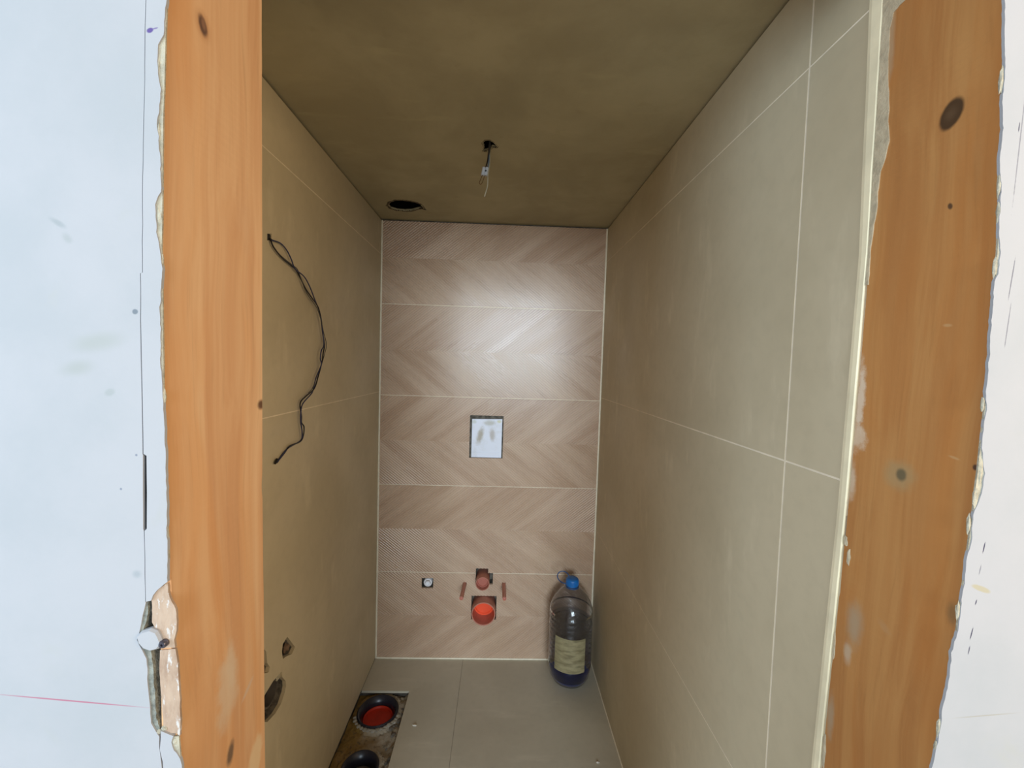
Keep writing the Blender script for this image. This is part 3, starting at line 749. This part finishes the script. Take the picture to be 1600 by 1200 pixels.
def open_pipe(name, x, z, R, proud, recess, plugmat, label):
    y0 = D+0.044; L = y0-(D-proud); wl = R*0.075+0.001
    r = empty(name, (x, y0, z-R))
    obj('pipe', *lathe((x, y0, z), (0, -1, 0), [(R-wl, 0), (R, 0), (R, L-0.001), (R-0.001, L), (R-wl+0.001, L), (R-wl, L-0.001)], 48, True), M['pipe'], r, True)
    yp = D-proud+recess; Rp = R-wl-0.0004
    obj('plug', *lathe((x, yp, z), (0, 1, 0), [(0.0, 0.0), (Rp*0.80, 0.0), (Rp*0.88, -0.004), (Rp, -0.004), (Rp, 0.012), (0.0, 0.012)], 48), plugmat, r, True)
    tag(r, label, 'pipe'); return r
open_pipe('drain_pipe', -0.0463, 0.2425, 0.0535, 0.050, 0.074, M['plug_orange'], 'wide open brown drain pipe stub with a bright orange plug low on the back wall')
open_pipe('flush_pipe', -0.0540, 0.3765, 0.0305, 0.044, 0.026, M['plug_brown'], 'small brown flush pipe stub above the wide drain pipe')
for sx, sz, tipx, lab in ((-0.1365, 0.352, -0.004, 'red-brown sleeved mounting stud left of the flush pipe'), (0.0415, 0.353, 0.002, 'red-brown sleeved mounting stud right of the flush pipe')):
    root = empty('mounting_stud', (sx, D+0.034, sz-0.008))
    L = 0.116
    p0 = Vector((sx, D+0.034, sz)); p1 = Vector((sx, D-0.002, sz)); p2 = Vector((sx+tipx*0.5, D-L*0.5, sz)); p3 = Vector((sx+tipx, D-L, sz))
    obj('sleeve', *tube([p0, p1, p2, p3], 0.0086, 20), M['pipe'], root, True)
    d = (p3-p2).normalized()
    obj('rod_end', *lathe(p3-d*0.001, d, [(0.0, 0), (0.0066, 0), (0.0066, 0.003), (0.0045, 0.0045), (0.0, 0.0045)], 18), M['plug_brown'], root, True)
    tag(root, lab, 'stud', 'toilet mounting studs')
# white plugged water inlet
root = empty('water_inlet', (-0.303, D+0.034, 0.334))
obj('body', *lathe((-0.303, D+0.034, 0.355), (0, -1, 0), [(0.0, 0), (0.019, 0), (0.019, 0.032), (0.0175, 0.034), (0.0, 0.034)], 30), M['white_plastic'], root, True)
obj('plug', *lathe((-0.302, D+0.001, 0.357), (0, -1, 0), [(0.0, 0), (0.0135, 0), (0.0135, 0.013), (0.012, 0.015), (0.007, 0.015), (0.006, 0.011), (0.0, 0.011)], 6), M['white_plastic'], root)
tag(root, 'white plugged water inlet in a small square cut-out', 'water inlet')
# cistern cover
q = NT('cement_smeared_white_cover')
c = lin((236, 240, 252)); 
c = q.mix(q.ramp(q.noise(q.pos, 16.0, 4.0, 0.6), 0.5, 0.68, 0.0, 0.25), c, lin((196, 194, 188)))
def cspot(x, y, rx, ry, rot, rgb, st):
    global c
    v = at(x, y, 1, D); k = D/F_PX
    c = q.spot(c, 0, v.x, v.z, rx*k, ry*k, rot, rgb, strength=st, soft=0.7, brk=0.8, bscale=90)
cspot(750, 681, 5.5, 16, -0.25, (176, 166, 146), 0.9); cspot(769, 680, 5, 12, 0.1, (184, 174, 162), 0.8)
cspot(765, 661, 11, 5, 0.0, (190, 188, 176), 0.8); cspot(780, 659, 4, 3, 0.0, (216, 214, 180), 0.9); cspot(741, 659, 4, 4, 0.0, (190, 196, 180), 0.6)
M['cover'] = q.done(c, 0.4)
root = empty('cistern_cover', (-0.055, D+0.006, 0.934))
obj('panel', *plate(1, [(-0.1215, 0.934), (0.0125, 0.934), (0.0135, 1.1085), (-0.1215, 1.1065)], [], D+0.0035, D+0.0065), M['cover'], root)
rim = MB()
for a in ((-0.1215, 0.0125, 0.934, 0.938), (-0.1215, -0.1185, 0.938, 1.104), (0.0100, 0.0130, 0.938, 1.104), (-0.1215, 0.0130, 1.104, 1.1068)):
    rim.add(box(a[0], a[1], D+0.0018, D+0.0036, a[2], a[3], 0.0006))
rim.build('rim', M['cover'], root)
obj('ledge', *box(-0.112, 0.004, D+0.0012, D+0.0036, 0.944, 0.957, 0.001), M['cover'], root)
obj('strut', *box(-0.118, 0.010, D+0.0064, D+0.0118, 0.95, 0.96, 0.001), M['white_plastic'], root)
tag(root, 'cement-smeared white cistern cover in a rectangular cut-out of the back wall', 'cistern cover')

# ------------------------------------------------------------------ drains in the floor cut-out
M['black_rubber'] = simple('black_rubber', (34, 34, 44), 0.32, 0.1, 40)
M['plug_red'] = simple('red_drain_plug', (205, 44, 18), 0.5, 0.1, 25)
M['grey_plug'] = simple('dark_grey_plug', (92, 86, 80), 0.6, 0.1, 25)
for (x, y, R, r), pm, nm, dep, lab in ((DR[0], 'plug_red', 'floor_drain', 0.034, 'black-rimmed floor drain with a red plug'), (DR[1], 'grey_plug', 'floor_drain', 0.045, 'smaller black-rimmed floor drain with a dark grey plug, at the frame bottom')):
    root = empty(nm, (x, y, -0.13))
    obj('sleeve', *lathe((x, y, -0.13), (0, 0, 1), [(r, 0), (R, 0), (R, 0.118), (R-0.004, 0.122), (R-0.008, 0.120), (r+0.004, 0.108), (r, 0.100)], 56, True), M['black_rubber'], root, True)
    zp = -0.008-dep
    obj('plug', *lathe((x, y, zp-0.02), (0, 0, 1), [(0.0, 0), (r-0.0008, 0), (r-0.0008, 0.022), (r-0.004, 0.024), (r-0.007, 0.0225), (r-0.009, 0.018), (0.0, 0.017)], 56), M[pm], root, True)
    tag(root, lab, 'floor drain')
# mortar collar crumbs round the big drain
for k in range(15):
    a = math.radians(200+k*10.5); s = rnd.uniform(0.004, 0.008)
    obj('mortar_crumb', *blob((DR[0][0]+math.cos(a)*(DR[0][2]+0.006), DR[0][1]+math.sin(a)*(DR[0][2]+0.006), -0.016), (s*1.5, s*1.3, s*0.6), 70+k, 1), simple('pale_mortar_crumb', (176, 170, 156), 0.9, 0.1, 50) if k == 0 else bpy.data.materials['pale_mortar_crumb'], floor)

# pipe end inside the round hole of the left wall
px_, pz_ = 1.003, 0.522
root = empty('wall_pipe', (XL-0.05, px_, pz_-0.045))
obj('pipe', *lathe((XL-0.055, px_+0.004, pz_-0.002), (1, 0, 0), [(0.030, 0), (0.0345, 0), (0.0345, 0.036), (0.030, 0.036)], 36, True), M['grey_plug'], root, True)
obj('plug', *lathe((XL-0.05, px_+0.004, pz_-0.002), (1, 0, 0), [(0.0, 0), (0.0296, 0), (0.0296, 0.010), (0.0, 0.010)], 36), M['black_rubber'], root, True)
tag(root, 'dark grey pipe end inside the round hole in the left tiled wall', 'pipe')
obj('plaster_bit', *blob((XL-0.010, 1.018, 0.552), (0.007, 0.010, 0.010), 5, 2), M['plaster_raw'], wall_left)
obj('brick_bit', *blob((XL-0.016, 1.075, 0.588), (0.007, 0.014, 0.014), 8, 2), simple('brown_brick_bit', (128, 104, 84), 0.95, 0.2, 60), wall_left)

# ------------------------------------------------------------------ cable on the left wall
M['wire_black'] = simple('black_wire', (26, 23, 26), 0.4, 0.1, 60)
M['wire_blue'] = simple('dark_blue_wire', (34, 40, 84), 0.4, 0.1, 60)
M['wire_grey'] = simple('grey_wire', (76, 74, 70), 0.45, 0.1, 60)
PA = [(421, 371), (423, 376), (428, 387), (440, 402), (455, 415), (462, 421), (470, 436), (478, 452), (487, 465), (497, 480), (502, 500), (504, 520), (507, 538), (505, 552), (503, 566), (498, 585), (491, 607), (478, 619), (469, 630), (471, 650), (471, 660), (475, 667), (474, 680), (469, 690), (453, 697), (445, 707), (438, 716), (432, 722)]
PB = [(421, 371), (425, 375), (438, 380), (448, 391), (455, 405), (461, 420), (475, 432), (484, 448), (491, 466), (499, 487), (503, 510), (506, 538), (502, 548), (500.5, 560), (502, 570), (494, 590), (489, 610), (485, 617), (473, 631), (470, 645), (470, 660), (472, 675), (470, 688), (452, 699), (443, 708), (433, 723)]
def wire_path(px, off, phase, dx=0.0):
    out = []; n = len(px)
    for k, (x, y) in enumerate(px):
        t = k/(n-1)
        pl = XL+0.0025+0.009*math.sin(math.pi*t)+off+0.0016*math.sin(k*0.9+phase)
        if k == 0: pl = XL-0.012
        out.append(at(x+dx*math.sin(k*0.8+phase), y, 0, pl))
    return spline(out, 6)
root = empty('wall_cable', at(432, 722, 0, XL+0.004))
obj('wire', *tube(wire_path(PA, 0.0, 0.0), 0.0018, 8), M['wire_black'], root, True)
obj('wire', *tube(wire_path(PB, 0.002, 2.6), 0.0016, 8), M['wire_blue'], root, True)
obj('wire', *tube(wire_path(PA, 0.001, 4.4, 3.0)[12:100], 0.0011, 8), M['wire_grey'], root, True)
e = at(431, 722, 0, XL+0.006)
obj('insulated_tip', *tube([e+Vector((0, 0.006, 0.006)), e, e+Vector((0, -0.004, -0.003))], [0.0032, 0.0036, 0.0026], 10), M['wire_black'], root, True)
hb = at(421, 370, 0, XL)
obj('conduit_end', *lathe((XL-0.03, hb.y, hb.z), (1, 0, 0), [(0.006, 0), (0.008, 0), (0.008, 0.029), (0.006, 0.029)], 20, True), M['wire_grey'], root, True)
tag(root, 'thin black and blue wires hanging in a bow on the left tiled wall', 'cable')

# ------------------------------------------------------------------ cable hanging from the ceiling
M['copper'] = simple('dull_copper', (116, 84, 54), 0.4, 0.1, 80, Metallic=0.6)
M['wire_white'] = simple('white_wire', (176, 166, 140), 0.5, 0.08, 80)
M['wire_lightblue'] = simple('pale_blue_wire', (104, 120, 136), 0.45, 0.1, 80)
M['clear_block'] = simple('pale_terminal_block', (196, 200, 206), 0.3, 0.06, 80)
yh = 1.197
def H(x, y, dy=0.0): return at(x, y, 1, yh+dy)
root = empty('ceiling_cable', H(757, 307))
obj('sheath', *tube(spline([H(766, 215), H(765, 228), H(764.5, 236), H(763.5, 242)], 5), 0.0032, 10), M['wire_grey'], root, True)
obj('wire', *tube(spline([H(763, 240), H(762, 250), H(760, 258), H(757, 266)], 5), 0.0018, 8), M['wire_black'], root, True)
obj('wire', *tube(spline([H(764.5, 240), H(764, 250), H(762, 262), H(759.5, 267)], 5), 0.0018, 8), M['wire_lightblue'], root, True)
obj('wire', *tube(spline([H(765, 236), H(765.5, 252), H(762.5, 272), H(762, 286), H(761, 294), H(758.5, 302), H(757, 307.5)], 5), 0.0016, 8), M['wire_white'], root, True)
tb = H(756.5, 268.5)
mbk = MB()
for s in (-1, 1):
    mbk.add(lathe(tb+Vector((s*0.0052-0.001*s, 0, -0.010)), Vector((0.17, 0, 1)), [(0.0022, 0), (0.0048, 0), (0.0048, 0.022), (0.0022, 0.022)], 14, True))
mbk.add(box(tb.x-0.004, tb.x+0.006, tb.y-0.0025, tb.y+0.0025, tb.z-0.008, tb.z+0.010, 0.001))
mbk.build('terminal_block', M['clear_block'], root, True)
obj('screw', *lathe(tb+Vector((0.0048, -0.004, 0.001)), (0, -1, 0), [(0.0, 0), (0.0024, 0), (0.0024, 0.002), (0.0, 0.002)], 14), M['wire_black'], root, True)
obj('bare_wire', *tube(spline([H(754, 273), H(751, 280), H(749, 286), H(751.5, 288), H(754.5, 283), H(757, 275)], 6), 0.0009, 8), M['copper'], root, True)
tag(root, 'short cable with a pale terminal block hanging from the ceiling hole', 'cable')

# ------------------------------------------------------------------ big water bottle
BX, BY = 0.3335, 1.722
def glass(name, col, rough, ior):
    q = NT(name); f = q.noise(q.pos, 30.0, 3.0)
    return q.done(col, q.ramp(f, 0.3, 0.7, rough, rough+0.05), **{'Transmission Weight': 1.0, 'IOR': ior})
M['pet'] = glass('clear_bottle_plastic', (0.95, 0.97, 1.0, 1), 0.06, 1.40)
M['water'] = glass('water', (0.84, 0.89, 0.96, 1), 0.02, 1.08)
M['cap_blue'] = simple('bright_blue_cap', (20, 112, 190), 0.4, 0.08, 60)
M['handle_blue'] = simple('blue_handle', (44, 84, 132), 0.45, 0.08, 60)
root = empty('water_bottle', (BX, BY, 0.0))
body = [(0.058, 0.004), (0.074, 0.012), (0.085, 0.032), (0.0905, 0.062)]
zz = 0.075
while zz < 0.300:                                  # moulded rings
    gro = 0.0028 if zz > 0.215 else 0.0014
    body += [(0.0925, zz), (0.0925, zz+0.010), (0.0925-gro, zz+0.014), (0.0925-gro, zz+0.018)]; zz += 0.022
body += [(0.0925, 0.306), (0.0905, 0.322), (0.085, 0.338), (0.076, 0.356), (0.064, 0.374), (0.049, 0.391), (0.036, 0.402), (0.0255, 0.408), (0.0235, 0.412), (0.0235, 0.428)]
T = 0.0009
inner = [(r-T, z+(T if z < 0.02 else 0)) for r, z in body][::-1]
prof = [(0.0, 0.010), (0.030, 0.008), (0.050, 0.001)] + body + inner + [(0.049, 0.001+T), (0.030, 0.008+T), (0.0, 0.010+T)]
prof = [(r, z) for r, z in prof]
obj('body', *lathe((BX, BY, 0.0), (0, 0, 1), prof, 72), M['pet'], root, True)
WL = 0.262
wp = [(r-T-0.0006, z+T+0.001) for r, z in body if z < WL-0.004]
wp = [(0.0, 0.0125), (0.030, 0.0105), (0.047, 0.0045)] + wp + [(wp[-1][0], WL), (0.0, WL)]
obj('water', *lathe((BX, BY, 0.0), (0, 0, 1), wp, 72), M['water'], root, True)
cp = [(0.0, 0.446), (0.021, 0.446), (0.0255, 0.443), (0.027, 0.438), (0.027, 0.419), (0.0255, 0.418), (0.0255, 0.415), (0.0245, 0.415), (0.0245, 0.44), (0.0, 0.441)]
capo = obj('cap', *lathe((BX, BY, 0.0), (0, 0, 1), cp, 56), M['cap_blue'], root, True); capo['label'] = 'bright blue screw cap'
rg = MB()
for k in range(40):
    a = 2*math.pi*k/40; ca, sa = math.cos(a), math.sin(a)
    rg.add(tube([(BX+ca*0.0268, BY+sa*0.0268, 0.420), (BX+ca*0.0268, BY+sa*0.0268, 0.437)], 0.0008, 5))
rg.build('grip_ridge', M['cap_blue'], capo)
hn = MB()
hn.add(lathe((BX, BY, 0.4085), (0, 0, 1), [(0.0256, 0), (0.0285, 0), (0.0285, 0.005), (0.0256, 0.005)], 48, True))
hp = [at(x, y, 1, BY-0.004) for x, y in ((884.5, 912), (878, 910), (872.5, 905), (871, 899), (874, 894), (880, 892.5), (886, 895.5), (889, 901), (887.5, 908))]
hn.add(tube(spline(hp, 6), 0.0022, 8))
hd = hn.build('handle', M['handle_blue'], root, True); hd['label'] = 'blue carrying loop'
# label wrapped over the front
q = NT('pale_yellowed_label')
c = q.mix(q.ramp(q.noise(q.vmath('MULTIPLY', q.pos, (26.0, 26.0, 110.0)), 1.0, 3.0), 0.3, 0.75), lin((176, 166, 128)), lin((134, 124, 92)))
M['paper'] = q.done(c, 0.4, Alpha=0.82)
def sleeve_patch(a0, a1, z0, z1, r, t, n=24):
    vs, fs = [], []
    for k in range(n+1):
        a = a0+(a1-a0)*k/n
        for rr in (r, r+t):
            for z in (z0, z1): vs.append((BX+math.cos(a)*rr, BY+math.sin(a)*rr, z))
    for k in range(n):
        b = k*4
        fs += [[b, b+4, b+5, b+1], [b+2, b+3, b+7, b+6], [b, b+2, b+6, b+4], [b+1, b+5, b+7, b+3]]
    fs += [[0, 1, 3, 2], [n*4, n*4+2, n*4+3, n*4+1]]
    return fixn(vs, fs)
va = math.atan2(-BY, -BX)
lb = obj('label', *sleeve_patch(va-0.72, va+0.74, 0.088, 0.232, 0.0928, 0.0003), M['paper'], root, True); lb['label'] = 'pale yellowish label'
obj('base_cup', *lathe((BX, BY, 0.0), (0, 0, 1), [(0.0, 0.015), (0.046, 0.0075), (0.060, 0.011), (0.074, 0.019), (0.080, 0.030), (0.079, 0.031), (0.072, 0.021), (0.058, 0.0125), (0.046, 0.0095), (0.0, 0.017)], 56), simple('dark_blue_base', (46, 70, 150), 0.4, 0.1, 40), root, True)
tag(root, 'large clear water bottle with a blue cap and carrying loop in the back corner', 'bottle')

# ------------------------------------------------------------------ small chips on the floor
M['chip'] = simple('white_plaster_chip', (240, 236, 224), 0.8, 0.05, 60)
for (x, y, s, lab) in ((648, 1134, 0.0085, 'tiny white plaster chip on the floor beside the drain cut-out'), (934, 1192, 0.006, 'tiny white plaster chip on the floor by the right wall')):
    p = at(x, y, 2, 0.0)
    vs_, fs_ = blob((p.x, p.y, 0.0016), (s, s*0.5, 0.0018), x*0.1, 2, 0.4)
    zmin = min(v.z for v in vs_)
    tag(obj('plaster_chip', [v-Vector((0, 0, zmin)) for v in vs_], fs_, M['chip']), lab, 'plaster chip', 'plaster chips on the floor')
